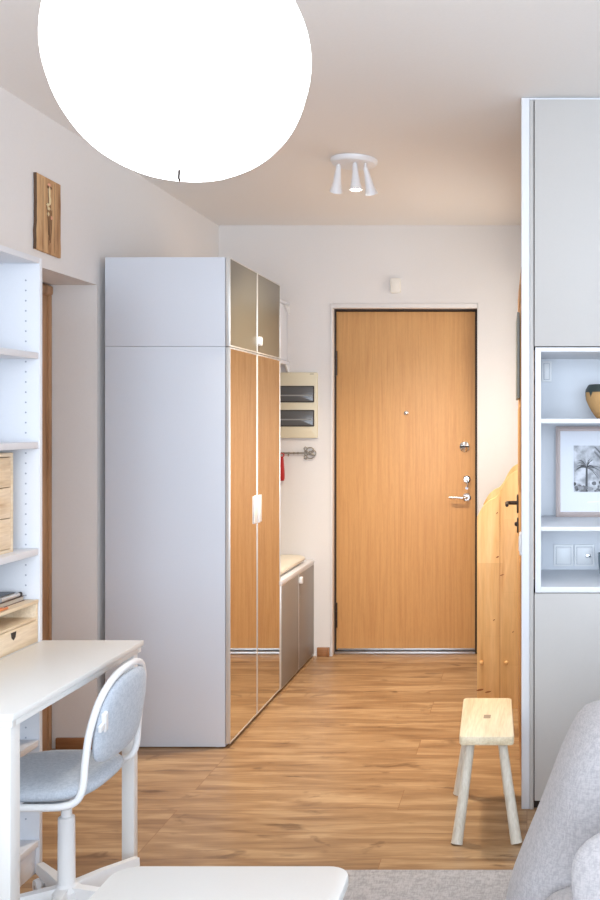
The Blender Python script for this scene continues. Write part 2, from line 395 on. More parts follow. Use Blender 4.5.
for z in (.235,1.78):
    mb=MB().m(IRON); x=DX0+.023
    for k in range(3): mb.cyl((x,LY-.014,z-.075+k*.052),(x,LY-.014,z-.075+k*.052+.048),.0085)
    mb.box(x-.009,x+.006,LY-.008,LY-.001,z-.07,z+.07,.001)
    build('hinge',mb,d1)
mb=MB().m(CHROME); mb.lathe([(0,-.010),(.006,-.010),(.0135,-.006),(.015,0),(.015,.002)],((407-527)/162*1.0,LY,1.42+9/162),'Y')
build('peephole',mb,d1)
def px(x,y,s): return ((x-527)/s, 1.42-(y-422)/s)
lx,lz=px(465,446.5,162)
mb=MB().m(CHROME); mb.lathe([(0,-.016),(.022,-.014),(.031,-.008),(.033,0),(.033,.002)],(lx,LY,lz),'Y'); mb.m(DARK); mb.box(lx-.029,lx+.029,LY-.021,LY-.014,lz-.005,lz+.005,.002)
build('upper_lock',mb,d1)
lx,lz=px(467,479,162)
mb=MB().m(CHROME); mb.lathe([(0,-.014),(.016,-.014),(.024,-.006),(.025,0),(.025,.002)],(lx,LY,lz),'Y'); mb.box(lx-.008,lx+.02,LY-.034,LY-.014,lz-.006,lz+.006,.003)
lk=build('lower_lock',mb,d1)
mb=MB().m(STEEL); mb.tube([(lx+.004,LY-.03,lz-.004),(lx+.006,LY-.032,lz-.03),(lx+.003,LY-.03,lz-.055)],.0035,8); mb.lathe([(0,-.002),(.009,-.002),(.009,.002),(0,.002)],(lx+.003,LY-.03,lz-.052),'Y',16)
build('key',mb,lk)
lx,lz=px(467,497,162)
mb=MB().m(CHROME); mb.lathe([(0,-.012),(.018,-.012),(.026,-.006),(.027,0),(.027,.002)],(lx,LY,lz),'Y')
mb.tube([(lx,LY-.01,lz),(lx,LY-.035,lz),(lx-.012,LY-.05,lz),(lx-.05,LY-.052,lz+.002),(lx-.105,LY-.048,lz+.003)],.0095,14)
build('door_handle',mb,d1)

# ------------------------------------------------------------ open pine door (door_2)
d2=thing('door_2','pine inner door standing open against the right side of the hallway','door',(0,3.9,0),kind='structure')
ya,yb=3.60,4.33; xa,xb=-.0225,-.0405; th=.038
def leafpt(t,off): # t 0..1 along, off outwards (-X)
    return (xa+(xb-xa)*t-off, ya+(yb-ya)*t)
def leafbox(mb,t0,t1,z0,z1,o0,o1,bev=.003):
    a=leafpt(t0,0); b=leafpt(t1,0); ang=math.atan2(b[1]-a[1],b[0]-a[0]); L=math.dist(a,b)
    M=Matrix.Translation((a[0],a[1],0))@Matrix.Rotation(ang,4,'Z')
    mb.box(0,L,o0,o1,z0,z1,bev,2,M)
mb=MB().m(PINE2); leafbox(mb,0,1,.012,2.02,-th,0)
build('door_leaf',mb,d2)
mb=MB().m(PINE2)
for z0,z1 in ((.14,.86),(1.14,1.48),(1.90,1.97)): leafbox(mb,.18,.82,z0,z1,0,.004)
build('door_panel',mb,d2)
hy=4.262; t=(hy-ya)/(yb-ya); hx=leafpt(t,0)[0]
mb=MB().m(IRON); mb.prism(rrect(hy-.02,hy+.02,1.005,1.09,.012),YZ,hx-.008,hx,.002)
mb.tube([(hx-.004,hy,1.052),(hx-.035,hy,1.052),(hx-.05,hy-.01,1.052),(hx-.052,hy-.06,1.054),(hx-.05,hy-.115,1.05)],lambda q:.0095-.002*q,12)
mb.prism(rrect(hy-.018,hy+.018,.915,.985,.012),YZ,hx-.007,hx,.002); mb.lathe([(0,-.014),(.008,-.012),(.012,0)],(hx-.005,hy,.955),'X',16)
build('door_handle',mb,d2,label='dark bronze lever handle')
mb=MB().m(SLATE); leafbox(mb,.19,.72,1.515,1.86,.003,.014,.002)
build('hanging_board',mb,None,'slate grey board hung high on the open pine door','board')

# ------------------------------------------------------------ right built-in cabinet
CX1=1.36
cab=thing('built_in_cabinet','tall light grey built-in cabinet with an open white niche, right of the hallway','cabinet',(.67,YC+.2,0))
fx0=-.0205
z_u0,z_u1=px(0,347.5,273)[1],px(0,100,273)[1]       # niche frame top / door top
zn0=px(0,592.3,273)[1]
mb=MB().m(WHITE)
mb.box(fx0,.010,YC,YC+.45,0,CZ-.002,.0015)                    # outer side
mb.box(.010,CX1,YC,YC+.06,z_u1+.003,CZ-.002,.001)          # top rail
build('side_frame',mb,cab)
mb=MB().m(GREYDOOR); mb.box(.0105,.0245,YC-.004,YC+.05,0.0,z_u1,.0015)
build('filler_strip',mb,cab)
mb=MB().m(GREYDOOR); mb.box(.0275,.70,YC-.012,YC+.008,z_u0+.004,z_u1,.0015); build('door',mb,cab)
mb=MB().m(GREYDOOR); mb.box(.0275,.70,YC-.012,YC+.008,.035,zn0-.003,.0015); build('door',mb,cab)
mb=MB().m(GREYDOOR); mb.box(.704,CX1,YC-.012,YC+.008,.035,z_u1,.0015); build('door',mb,cab)
ND=YC+.395
mb=MB().m(DARK); mb.box(.0248,.7,YC+.012,ND,.0,zn0-.02,.001); mb.box(.0248,.7,YC+.012,ND,z_u0+.02,z_u1,.001); mb.box(.704,CX1,YC+.012,ND,.0,z_u1,.001)
build('carcass',mb,cab)
mb=MB().m(NICHE)
n_top0=z_u0-.0155; nb1=px(0,586.7,273)[1]
mb.box(.030,.0513,YC-.012,ND,zn0,z_u0,.001); mb.box(.68,.70,YC-.012,ND,zn0,z_u0,.001)
mb.box(.0513,.68,YC-.012,ND,n_top0,z_u0,.001); mb.box(.0513,.68,YC-.012,ND,zn0,nb1,.001)
mb.box(.030,.70,ND,ND+.012,zn0,z_u0,.001)
build('niche',mb,cab)
zs1=(px(0,418.7,273)[1],px(0,423.3,273)[1]); zs2=(px(0,526.6,273)[1],px(0,530.9,273)[1])
for a,b in (zs1,zs2):
    mb=MB().m(NICHE); mb.box(.0515,.6798,YC-.010,ND-.001,b,a,.001); build('shelf',mb,cab)
# wall switch on the cabinet's side
mb=MB().m(WPLAS); mb.prism(rrect(YC+.03,YC+.11,.922,1.008,.02),YZ,fx0-.008,fx0,.005)
sw=build('light_switch',mb,None,'white rounded light switch on the cabinet side facing the hallway','switch')
mb=MB().m(WPLAS); mb.box(fx0-.0105,fx0-.0075,YC+.045,YC+.095,.94,.99,.002); build('rocker',mb,sw)
# niche sockets
def plate(x0,x1,z0,z1,y,name,label,inner='square',cat='socket',group=None):
    mb=MB().m(WPLAS); mb.prism(rrect(x0,x1,z0,z1,.004),XZ,y-.009,y,.002)
    o=build(name,mb,None,label,cat,group)
    mb=MB().m(HOLE); mb.box(x0+.0085,x1-.0085,y-.0098,y-.0085,z0+.0085,z1-.0085,.0003); mb.m(WPLAS)
    mb.box(x0+.010,x1-.010,y-.0135,y-.009,z0+.010,z1-.010,.0015)
    build('face',mb,o)
    return o
x0,z1=px(553.6,544,243.6); x1,z0=px(573,565.5,243.6)
plate(x0,x1,z0,z1,ND,'wall_switch','white square wall switch in the bottom niche, left of the socket',cat='switch')
x0,_=px(574.2,544,243.6); x1,_=px(594,565.5,243.6)
so=plate(x0,x1,z0,z1,ND,'wall_socket','white square wall socket in the bottom niche beside the switch')
mb=MB().m(CHROME); mb.box(x0+.045,x0+.068,ND-.017,ND-.012,z0+.036,z0+.05,.002); build('metal_contact',mb,so)
x0,z1=px(541.5,361.5,243.6); x1,z0=px(551.5,382,243.6)
plate(x0,x1,z0,z1,ND,'junction_cover','white junction cover high in the top niche above the bowl shelf',cat='cover')
# bowl
s=255; by=935/s; bx=px(609,0,s)[0]; bz=zs1[0]
BOWL=mat('woven_straw', srgb(206,160,104), .8, bump=.8, bscale=120); BLK=mat('dark_green_glaze', srgb(62,70,66), .5)
mb=MB().m(BOWL)
R=.0925
mb.lathe([(0,.001),(.045,.001),(.052,.006),(.066,.026),(.080,.05),(R-.002,.075),(R,.095),(R-.003,.112)],(bx,by,bz),n=40)
bo=build('basket_bowl',mb,None,'tan straw bowl with a dark dripping rim on the top niche shelf','bowl',loc=(bx,by,bz))
mb=MB().m(BLK)
n=60; vs=[]; fs=[]
random.seed(3)
drip=[random.choice([0,0,.004,.012,.02]) if i%4==0 else 0 for i in range(n)]
for i in range(n):
    t=2*pi*i/n; zb=.104-drip[i]
    rr=R+.0012
    for r,z in ((rr-.0003,zb),(rr-.002,.114),(R-.010,.130),(R-.014,.134),(R-.020,.130),(R-.014,.100),(R-.03,.05),(0.03,.012)):
        vs.append((bx+r*cos(t),by+r*sin(t),bz+z))
for i in range(n):
    j=(i+1)%n
    for k in range(7): fs.append([i*8+k,j*8+k,j*8+k+1,i*8+k+1])
fs.append([i*8+7 for i in range(n)])
mb.add(vs,fs); build('rim',mb,bo,label='dark green rim with drips')
# framed palm photo
ROSE=mat('rose_silver_frame', srgb(212,196,190), .38, metal=.4); MATB=mat('white_passepartout', srgb(232,234,240), .8)
fy=ND-.045; fX0=px(555.8,0,935/fy)[0]; fW=.30; fz=zs2[0]+.001; fH=.365
fr=thing('picture_frame','framed black and white palm tree photograph standing on the middle niche shelf','picture',(fX0+fW/2,fy,fz))
lean=radians(4); 
def FR(u,v,w):  # u across, v up, w toward viewer
    return (fX0+u, fy-w*cos(lean)+v*sin(lean), fz+v*cos(lean)+w*sin(lean)*0)
mb=MB().m(ROSE); fw=.019
def prof_frame(mb,W_,H_,fw,d):
    # mitred moulding
    o=[(0,0),(W_,0),(W_,H_),(0,H_)]; i_=[(fw,fw),(W_-fw,fw),(W_-fw,H_-fw),(fw,H_-fw)]; m_=[(fw*.55,fw*.55),(W_-fw*.55,fw*.55),(W_-fw*.55,H_-fw*.55),(fw*.55,H_-fw*.55)]
    vs=[FR(u,v,0) for u,v in o]+[FR(u,v,d*.7) for u,v in o]+[FR(u,v,d) for u,v in m_]+[FR(u,v,d*.4) for u,v in i_]+[FR(u,v,0) for u,v in i_]
    fs=[]
    for k in range(4):
        for j in range(4):
            jj=(j+1)%4; fs.append([k*4+j,k*4+jj,(k+1)*4+jj,(k+1)*4+j])
    for j in range(4): jj=(j+1)%4; fs.append([16+j,16+jj,jj,j])
    mb.add(vs,fs)
prof_frame(mb,fW,fH,fw,.018); build('frame',mb,fr,ang=15)
mb=MB().m(MATB)
pu0,pu1=.073,.073+.154; pv0=fH-.265; pv1=fH-.078
mb.add([FR(fw-.002,fw-.002,.005),FR(fW-fw+.002,fw-.002,.005),FR(fW-fw+.002,fH-fw+.002,.005),FR(fw-.002,fH-fw+.002,.005),
        FR(fw-.002,fw-.002,.001),FR(fW-fw+.002,fw-.002,.001),FR(fW-fw+.002,fH-fw+.002,.001),FR(fw-.002,fH-fw+.002,.001)],
       [[0,1,2,3],[7,6,5,4],[0,4,5,1],[1,5,6,2],[2,6,7,3],[3,7,4,0]])
mb.m(WPLAS); mb.add([FR(.125,.055,.0056),FR(.175,.058,.0056),FR(.175,.064,.0056),FR(.13,.062,.0056)],[[0,1,2,3]])
build('mat_board',mb,fr)
PG=[mat('print_grey_%d'%i, srgb(c,c,c+3), .6) for i,c in enumerate((196,150,112,78,56))]
PSKY=bpy.data.materials.new('print_sky'); PSKY.use_nodes=True; nt=PSKY.node_tree
tc=nt.nodes.new('ShaderNodeTexCoord'); nz=nt.nodes.new('ShaderNodeTexNoise'); nz.inputs['Scale'].default_value=26; nz.inputs['Detail'].default_value=6
nt.links.new(tc.outputs['Object'],nz.inputs['Vector']); r=ramp(nt,[(.4,srgb(150,151,155)),(.62,srgb(212,213,218))]); nt.links.new(nz.outputs['Fac'],r.inputs[0]); nt.links.new(r.outputs[0],nt.nodes['Principled BSDF'].inputs['Base Color'])
mb=MB().m(PSKY); mb.add([FR(pu0,pv0,.0062),FR(pu1,pv0,.0062),FR(pu1,pv1,.0062),FR(pu0,pv1,.0062)],[[0,1,2,3]])
random.seed(11)
def clampuv(u,v): return (min(max(u,pu0),pu1),min(max(v,pv0),pv1))
def quad(pts,w): mb.add([FR(*clampuv(u,v),w) for u,v in pts],[list(range(len(pts)))])
cu,cv=pu0+.052,pv0+.10
mb.m(PG[3]); quad([(cu-.006,pv0),(cu+.004,pv0),(cu+.004,cv),(cu-.003,cv)],.0066)
for i in range(26):
    a=random.uniform(-.5,pi+.5); L=random.uniform(.045,.075); mb.m(PG[random.choice([2,3,3,4])])
    prev=(cu,cv); w0=.0045
    for k in range(1,6):
        t=k/5; u=cu+cos(a)*L*t; v=cv+sin(a)*L*t-.035*t*t; ww=.0045*(1-t)+.0008
        quad([(prev[0],prev[1]-w0),(prev[0],prev[1]+w0*.3),(u,v+ww*.3),(u,v-ww)],.0068+i*.00002)
        prev=(u,v); w0=ww
for i in range(46):
    u=random.uniform(pu0,pu1); v=pv0+abs(random.gauss(0,.016)); r_=random.uniform(.004,.011); mb.m(PG[random.choice([1,2,2,3])])
    quad([(u+r_*cos(t*pi/3.5)*random.uniform(.6,1.2),v+r_*.8*sin(t*pi/3.5)) for t in range(7)],.0075+i*.00001)
for i in range(5):
    v=pv1-random.uniform(0,.03); mb.m(PG[2]); u=pu0+.06+random.uniform(0,.06)
    quad([(u,v),(u+.003,v),(u+.05,v-.05),(u+.046,v-.052)],.008)
build('photograph',mb,fr)
# grey glass in bottom niche
mb=MB().m(mat('grey_glass', srgb(120,134,142), .1))
gx=px(609,0,256)[0]
mb.lathe([(0,.001),(.03,.001),(.036,.01),(.042,.05),(.044,.09),(.041,.09),(.034,.012),(0,.008)],(gx,3.66,nb1),n=28)
build('glass_tumbler',mb,None,'grey glass tumbler in the bottom niche beside the socket','glass',loc=(gx,3.66,nb1))

# ------------------------------------------------------------ wardrobe
wy0,wy1=4.072,4.904; wx0,wx1=-1.838,-1.311; wz=2.138; ws=1.749
wr=thing('wardrobe','tall pale wardrobe with mirrored lower doors and taupe top doors','wardrobe',((wx0+wx1)/2,(wy0+wy1)/2,0))
mb=MB().m(WARD)
g=.0015
g=.0005
for z0,z1 in ((.005,ws-g),(ws+g,wz)):
    mb.box(wx0,wx1-.004,wy0,wy0+.016,z0,z1,.0015); mb.box(wx0,wx1-.004,wy1-.016,wy1,z0,z1,.0015)
    mb.box(wx0,wx1-.004,wy0+.016,wy1-.016,z1-.016,z1,.001); mb.box(wx0,wx1-.004,wy0+.016,wy1-.016,z0,z0+.016,.001)
    mb.box(wx0,wx0+.008,wy0+.016,wy1-.016,z0+.016,z1-.016,.001)
build('carcass',mb,wr)
for fx,fy_ in ((wx0+.03,wy0+.03),(wx1-.04,wy0+.03),(wx0+.03,wy1-.03),(wx1-.04,wy1-.03)):
    mb=MB().m(WPLAS); mb.cyl((fx,fy_,0),(fx,fy_,.0055),.018); build('foot',mb,wr)
ym=(wy0+wy1)/2
def wdoor(y0,y1,z0,z1,face):
    mb=MB().m(ALU); f=.006
    mb.box(wx1-.002,wx1+.018,y0,y0+f,z0,z1,.0008); mb.box(wx1-.002,wx1+.018,y1-f,y1,z0,z1,.0008)
    mb.box(wx1-.002,wx1+.018,y0+f,y1-f,z0,z0+f,.0008); mb.box(wx1-.002,wx1+.018,y0+f,y1-f,z1-f,z1,.0008)
    o=build('door',mb,wr)
    mb=MB().m(face); mb.box(wx1-.001,wx1+.016,y0+f,y1-f,z0+f,z1-f,0); build('mirror_panel' if face is MIRROR else 'door_panel',mb,o)
    return o
da=wdoor(wy0+.001,ym-.001,.018,ws-.003,MIRROR); db=wdoor(ym+.001,wy1-.001,.018,ws-.003,MIRROR)
dc=wdoor(wy0+.001,ym-.001,ws+.001,wz,OLIVE); dd=wdoor(ym+.001,wy1-.001,ws+.001,wz,OLIVE)
s=935/ym
hz1=px(0,495.5,s)[1]; hz0=px(0,522.5,s)[1]
for o,y0,y1 in ((da,ym-.062,ym-.002),(db,ym+.002,ym+.062)):
    mb=MB().m(WPLAS); mb.box(wx1+.0165,wx1+.021,y0,y1,hz0,hz1,.001); mb.box(wx1+.021,wx1+.030,(y1-.004 if y0<ym-.01 else y0),(y1 if y0<ym-.01 else y0+.004),hz0,hz1,.001)
    build('handle',mb,o,label='flat white metal pull')
kz=px(0,341,s)[1]
mb=MB().m(WPLAS); mb.prism(rrect(ym+.004,ym+.034,kz-.022,kz+.022,.012),YZ,wx1+.016,wx1+.034,.004); build('knob',mb,dd,label='white oval knob')

# ------------------------------------------------------------ bench cabinet
by0,by1=4.908,5.663; bx1=-1.3045; bz=.585
be=thing('hall_bench','low taupe hall cabinet bench with white top, between wardrobe and end wall','bench',((wx0+bx1)/2,(by0+by1)/2,0))
mb=MB().m(WHITE); mb.box(wx0,bx1-.004,by0,by0+.016,.012,bz-.022,.001); mb.box(wx0,bx1-.004,by1-.016,by1,.012,bz-.022,.001); mb.box(wx0,wx0+.01,by0+.016,by1-.016,.012,bz-.022,.001); mb.box(wx0,bx1-.004,by0+.016,by1-.016,.012,.03,.001)
build('carcass',mb,be)
mb=MB().m(WHITE); mb.box(wx0,bx1+.016,by0,by1,bz-.022,bz,.002); build('top_panel',mb,be)
mb=MB().m(DARK); mb.box(bx1-.05,bx1-.03,by0+.02,by1-.02,0,.012,0); build('plinth',mb,be)
bm_=(by0+by1)/2
for y0,y1 in ((by0+.001,bm_-.001),(bm_+.001,by1-.001)):
    mb=MB().m(ALU); mb.box(bx1-.003,bx1+.0135,y0,y1,.016,bz-.024,.001)
    o=build('door',mb,be)
    mb=MB().m(TAUPE); mb.box(bx1+.010,bx1+.0145,y0+.004,y1-.004,.020,bz-.028,.0005); build('door_panel',mb,o)
kz=px(0,581,935/5.28)[1]
mb=MB().m(WPLAS); mb.prism(rrect(bm_+.006,bm_+.036,kz-.020,kz+.020,.010),YZ,bx1+.0145,bx1+.032,.004); build('knob',mb,o,label='white knob')
mb=MB().m(CUSHW)
mb.puff(rrect(wx0+.01,bx1-.012,by0+.01,by1-.045,.08,8),XY,.022,p=8,q=2.5,base=bz+.025,Tb=.024,rings=12)
build('seat_cushion',mb,None,'flat cream seat pad lying on the white top of the hall bench','cushion')

# ------------------------------------------------------------ end wall things
mb=MB().m(WHITE)
sx1=-1.452; sy0=5.47
hs=thing('wall_shelf','small white open wall shelf high beside the wardrobe','shelf',(-1.65,YE,1.77))
mb=MB().m(WHITE); mb.box(sx1-.016,sx1,sy0,YE-.001,1.79,2.12,.001); build('side_panel',mb,hs); mb=MB().m(WHITE); mb.box(-1.85,-1.834,sy0,YE-.001,1.79,2.12,.001); build('side_panel',mb,hs)
mb=MB().m(WHITE); mb.box(-1.86,sx1+.012,sy0-.01,YE-.001,1.765,1.785,.001); build('shelf_board',mb,hs)
mb=MB().m(WHITE); mb.box(-1.86,sx1+.012,sy0-.01,YE-.001,2.122,2.138,.001); build('shelf_board',mb,hs)
for k in (0,1):
    mb=MB().m(WMET); mb.prism([(YE-.001,2.12 if k else 1.764),(YE-.09,2.12 if k else 1.764),(YE-.001,2.07 if k else 1.71)],YZ,sx1+.002,sx1+.012 ,0) ; build('bracket',mb,hs)
s=165
ep=thing('electrical_panel','cream fuse box with two smoked windows on the end wall','fuse box',(-1.41,YE,1.32))
x1,z1=px(318,372.5,s); _,z0=px(0,438,s)
mb=MB().m(CREAM); mb.prism(rrect(-1.56,x1,z0,z1,.008),XZ,YE-.022,YE-.001,.004); build('housing',mb,ep)
for ya_,yb_ in ((386,402.5),(410,426.5)):
    x2,zt=px(315,ya_,s); zb=px(0,yb_,s)[1]
    mb=MB().m(DARK); mb.prism(rrect(-1.545,x2,zb,zt,.005),XZ,YE-.027,YE-.021,.001)
    o=build('window',mb,ep)
    mb=MB().m(SMOKED); mb.prism(rrect(-1.54,x2-.006,zb+.006,zt-.006,.004),XZ,YE-.031,YE-.0265,.001)
    mb.m(mat('pale_breaker_row',srgb(150,150,148),.5)); mb.box(-1.535,x2-.012,YE-.0318,YE-.0308,(zb+zt)/2-.012,(zb+zt)/2-.004,0)
    build('pane',mb,o)
mb=MB().m(mat('label_print',srgb(150,140,118),.6)); mb.box(x1-.045,x1-.02,YE-.0226,YE-.0216,z1-.012,z1-.008,0); build('label',mb,ep)
# ornate key rack
kz=px(0,453,s)[1]; kx=px(310,0,s)[0]; ky=YE-.014
mb=MB().m(PEWTER)
mb.cyl((-1.56,ky,kz),(kx-.03,ky,kz),.0045)
for xx in (-1.47,-1.44,-1.41,-1.385): mb.lathe([(0,-.004),(.007,-.003),(.008,0),(.007,.003),(0,.004)],(xx,ky,kz),'X',16)
def ring(cx,cz,rx,rz,r=.0035,a0=0,a1=360):
    n=20; pts=[(cx+rx*cos(radians(a0+(a1-a0)*k/n)),ky,cz+rz*sin(radians(a0+(a1-a0)*k/n))) for k in range(n+(0 if a1-a0==360 else 1))]
    mb.tube(pts,r,8,closed=(a1-a0==360),smooth_path=False)
ring(kx+.004,kz+.017,.022,.016); ring(kx+.004,kz-.017,.022,.016); ring(kx+.024,kz,.013,.017); ring(kx-.024,kz+.026,.009,.010); ring(kx-.024,kz-.026,.009,.010); ring(kx-.022,kz,.008,.014)
ring(kx+.004,kz,.010,.010)
for hx_ in (-1.50,-1.44): mb.tube([(hx_,ky,kz-.004),(hx_,ky-.014,kz-.018),(hx_,ky-.02,kz-.006)],.0025,8)
mb.cyl((-1.53,YE-.001,kz),(-1.53,ky,kz),.005); mb.cyl((kx-.022,YE-.001,kz),(kx-.022,ky,kz),.005)
build('key_rack',mb,None,'ornate pewter key-shaped hook rack on the end wall under the fuse box','key rack')
rx=px(283,0,s)[0]; rz=px(0,455,s)[1]; ry=ky-.016
mb=MB().m(RED)
mb.tube([(rx+.012*cos(a*pi/8),ry,rz+.012*sin(a*pi/8)) for a in range(16)],.0035,8,closed=True,smooth_path=False)
mb.prism([(rx-.008,rz-.010),(rx+.008,rz-.010),(rx+.011,rz-.03),(rx+.016,rz-.10),(rx+.017,rz-.14),(rx+.012,rz-.155),(rx-.012,rz-.155),(rx-.017,rz-.14),(rx-.016,rz-.10),(rx-.011,rz-.03)],XZ,ry-.004,ry+.004,.002)
build('shoehorn',mb,None,'small red shoehorn hanging from the pewter key rack','shoehorn')
# door chime
x0,z1=px(390.5,278.5,s); x1,z0=px(401,293.5,s)
mb=MB().m(mat('ivory_plastic',srgb(238,232,222),.45)); mb.prism(rrect(x0,x1,z0,z1,.012),XZ,YE-.028,YE-.001,.006)
build('door_chime',mb,None,'small ivory door chime on the end wall above the entrance door','door chime')

# ------------------------------------------------------------ pine hallway unit with wavy sides
def wavy():
    s=202; pts=[(477,517),(480,511),(484,505),(490,500),(496,497),(501,490),(505,482),(510,475),(515,471.5),(519,470.5),(530,470)]
    top=[px(x,y,s) for x,y in pts]
    top=[(u,v) for u,v in top]
    # smooth
    out=[]
    for i in range(len(top)-1):
        p1,p2=top[i],top[i+1]; p0=top[max(i-1,0)]; p3=top[min(i+2,len(top)-1)]
        for k in range(4):
            t=k/4; out.append(tuple(.5*(2*p1[c]+(p2[c]-p0[c])*t+(2*p0[c]-5*p1[c]+4*p2[c]-p3[c])*t*t+(3*p1[c]-p0[c]-3*p2[c]+p3[c])*t**3) for c in (0,1)))
    out.append(top[-1]); return out
wv=wavy(); X1=wv[-1][0]
hu=thing('pine_hall_seat','golden pine hall seat with wavy topped sides, behind the stool','hall seat',(-.12,4.9,0))
PY=4.63
KNOT=mat('dark_knot',srgb(150,92,48),.6)
mb=MB().m(PINE); o0=wv+[(X1,.0),(wv[0][0],.0)]
mb.prism(o0,XZ,PY,PY+.028,.003)
mb.m(KNOT)
mb.box(-.135,-.1335,PY-.0006,PY+.001,.02,1.05,0)   # board seam
for (x,y,w,h) in ((497,513,.010,.006),(497.5,557,.014,.008),(502,575,.02,.006),(513,632,.008,.006),(494,620,.010,.006),(480,690,.035,.01),(488,692,.03,.008)):
    cx,cz=px(x,y,202); mb.prism([(cx+w*.5*cos(k*pi/6),cz+h*.5*sin(k*pi/6)+(.003*cos(k*pi/6))) for k in range(12)],XZ,PY-.0008,PY+.001,0)
sd=build('side_panel',mb,hu)
for x in (481.5,506.5):
    cx,cz=px(x,662.5,202)
    mb=MB().m(PINE); mb.lathe([(0,-.014),(.006,-.013),(.010,-.008),(.0105,0),(.009,.003)],(cx,PY,cz),'Y',20); build('peg',mb,sd)
mb=MB().m(PINE); q=[(u-.0,v+.004) for u,v in wv]+[(X1,0),(wv[0][0],0)]
mb.prism(q,XZ,5.30,5.328,.003); build('side_panel',mb,hu)
mb=MB().m(PINE); mb.box(-.235,X1,PY+.028,5.30,.40,.425,.002); build('seat_board',mb,hu)
mb=MB().m(PINE); mb.box(X1-.02,X1-.0,PY+.028,5.30,.425,1.12,.002); build('back_board',mb,hu)

# ------------------------------------------------------------ stool
st=thing('wooden_stool','small pale wooden stool with splayed legs on the floor by the pine door','stool',(-.145,3.40,0))
sz=.347; th=.032
mb=MB().m(STOOLW)
ol=[]
for u,v in rrect(-.094,.094,-.225,.225,.016,5):
    ol.append((-.1455+u-(v)*.035, 3.415+v))
mb.prism(ol,XY,sz-th,sz,.006)
seat=build('seat',mb,st)
mb=MB().m(SEAT_HOLE); mb.box(-.158,-.132,3.385,3.425,sz-.004,sz+.0012,.002); build('seat_hole',mb,seat,label='square hole in the seat centre, its shade put in as a dark inset')  # solid dark inset painted as the shaded square hole
tops=((-.195,3.245),(-.087,3.245),(-.215,3.585),(-.110,3.585))
feet=((-.236,3.150),(-.036,3.155),(-.262,3.572),(-.070,3.572))
for (tx,ty),(fx,fy_) in zip(tops,feet):
    mb=MB().m(STOOLL); d=Vector((tx-fx,ty-fy_,sz-th)); 
    mb.tube([(fx,fy_,.002),(fx+d.x*.03,fy_+d.y*.03,.012),(fx+d.x*.5,fy_+d.y*.5,d.z*.5),(tx,ty,sz-th+.004)],lambda q:(.0215 if q>.02 else .019)-.006*q,20,sub=4)
    build('leg',mb,st)

# ------------------------------------------------------------ left bookcase
bxF=-1.535; bxB=XL+.005; byN=1.55; byF=2.962; bzT=1.937
bk=thing('bookcase','tall white open bookcase against the left wall behind the desk','bookcase',((bxF+bxB)/2,(byN+byF)/2,0))
mb=MB().m(WHITE); mb.box(bxB,bxF,byF-.018,byF,0,bzT,.001); mb.m(HOLE)
for col in (-1.578,):
    z=.17
    while z<bzT-.05:
        if not (.70<z<.86): mb.lathe([(0,-.0006),(.0028,-.0006),(.0028,.0004)],(col,byF-.018,z),'Y',10)
        z+=.032
build('side_panel',mb,bk)
mb=MB().m(WHITE); mb.box(bxB,bxF,byN,byN+.018,0,bzT,.001); build('side_panel',mb,bk)
mb=MB().m(WHITE); mb.box(bxB,bxF,byN+.018,byF-.018,bzT-.018,bzT,.001); build('top_panel',mb,bk)
mb=MB().m(WHITE); mb.box(bxB,bxB+.006,byN+.018,byF-.018,.08,bzT-.018,0); build('back_panel',mb,bk)
for zt in (1.638,1.357,1.022,.73,.42,.105):
    mb=MB().m(DESKW if zt==.73 else WHITE); mb.box(bxB+.006,bxF-.002,byN+.018,byF-.018,zt-.02,zt,.001); build('shelf',mb,bk)
mb=MB().m(WHITE); mb.box(bxF-.03,bxF-.012,byN+.018,byF-.018,0,.085,.001); build('plinth',mb,bk)
# mini chest of drawers on shelf
cx1=-1.578; cy1=2.872; z0=1.0221; z1=1.326
mc=thing('mini_chest','small pine chest of drawers on the bookcase shelf above the desk','drawer unit',(-1.70,2.66,z0))
mb=MB().m(BIRCH); mb.box(-1.83,cx1,cy1-.014,cy1,z0,z1,.001); mb.box(-1.83,cx1,2.44,2.454,z0,z1,.001); mb.box(-1.83,cx1,2.454,cy1-.014,z1-.012,z1,.001); mb.box(-1.83,cx1,2.454,cy1-.014,z0,z0+.010,.001); mb.box(-1.83,-1.82,2.454,cy1-.014,z0+.01,z1-.012,0)
build('carcass',mb,mc)
dzs=[z0+.011,z0+.105,z0+.199,z1-.013]
for a,b in zip(dzs[:-1],dzs[1:]):
    mb=MB().m(BIRCHZ); mb.box(-1.60,cx1+.001,2.456,cy1-.016,a+.001,b-.0015,.0015); mb.m(KNOT)
    mb.box(-1.596,cx1+.0016,2.64,2.68,b-.012,b-.001,.001)
    build('drawer',mb,mc)
# letter tray drawer box on desk-level shelf
tx1=-1.5375; ty1=2.940; z0=.7302
lt=thing('drawer_organiser','pale birch desk organiser with a bottom drawer, on the desk beside the bookcase side','organiser',(-1.68,2.7,z0))
mb=MB().m(BIRCH)
mb.box(-1.83,tx1,ty1-.012,ty1,z0,.852,.001); mb.box(-1.83,tx1,2.44,2.452,z0,.852,.001)
mb.box(-1.83,tx1,2.452,ty1-.012,.800,.808,.001); mb.box(-1.83,tx1,2.452,ty1-.012,z0,z0+.006,.001); mb.box(-1.83,-1.82,2.452,ty1-.012,z0+.006,.84,.001)
build('body',mb,lt)
mb=MB().m(BIRCH); mb.box(-1.84,tx1+.002,2.435,ty1+.000,.8522,.8622,.001); build('top_tray',mb,lt)
mb=MB().m(BIRCH); mb.box(-1.58,tx1+.001,2.454,ty1-.002,z0+.002,.7985,.001)
mb.m(DARK); ny=935/((527-13.5)/1.536); zz=.785
mb.prism([(ny-.014,zz+.006),(ny+.014,zz+.006),(ny+.010,zz-.010),(ny,zz-.018),(ny-.010,zz-.010)],YZ,tx1+.0012,tx1+.0025,0)
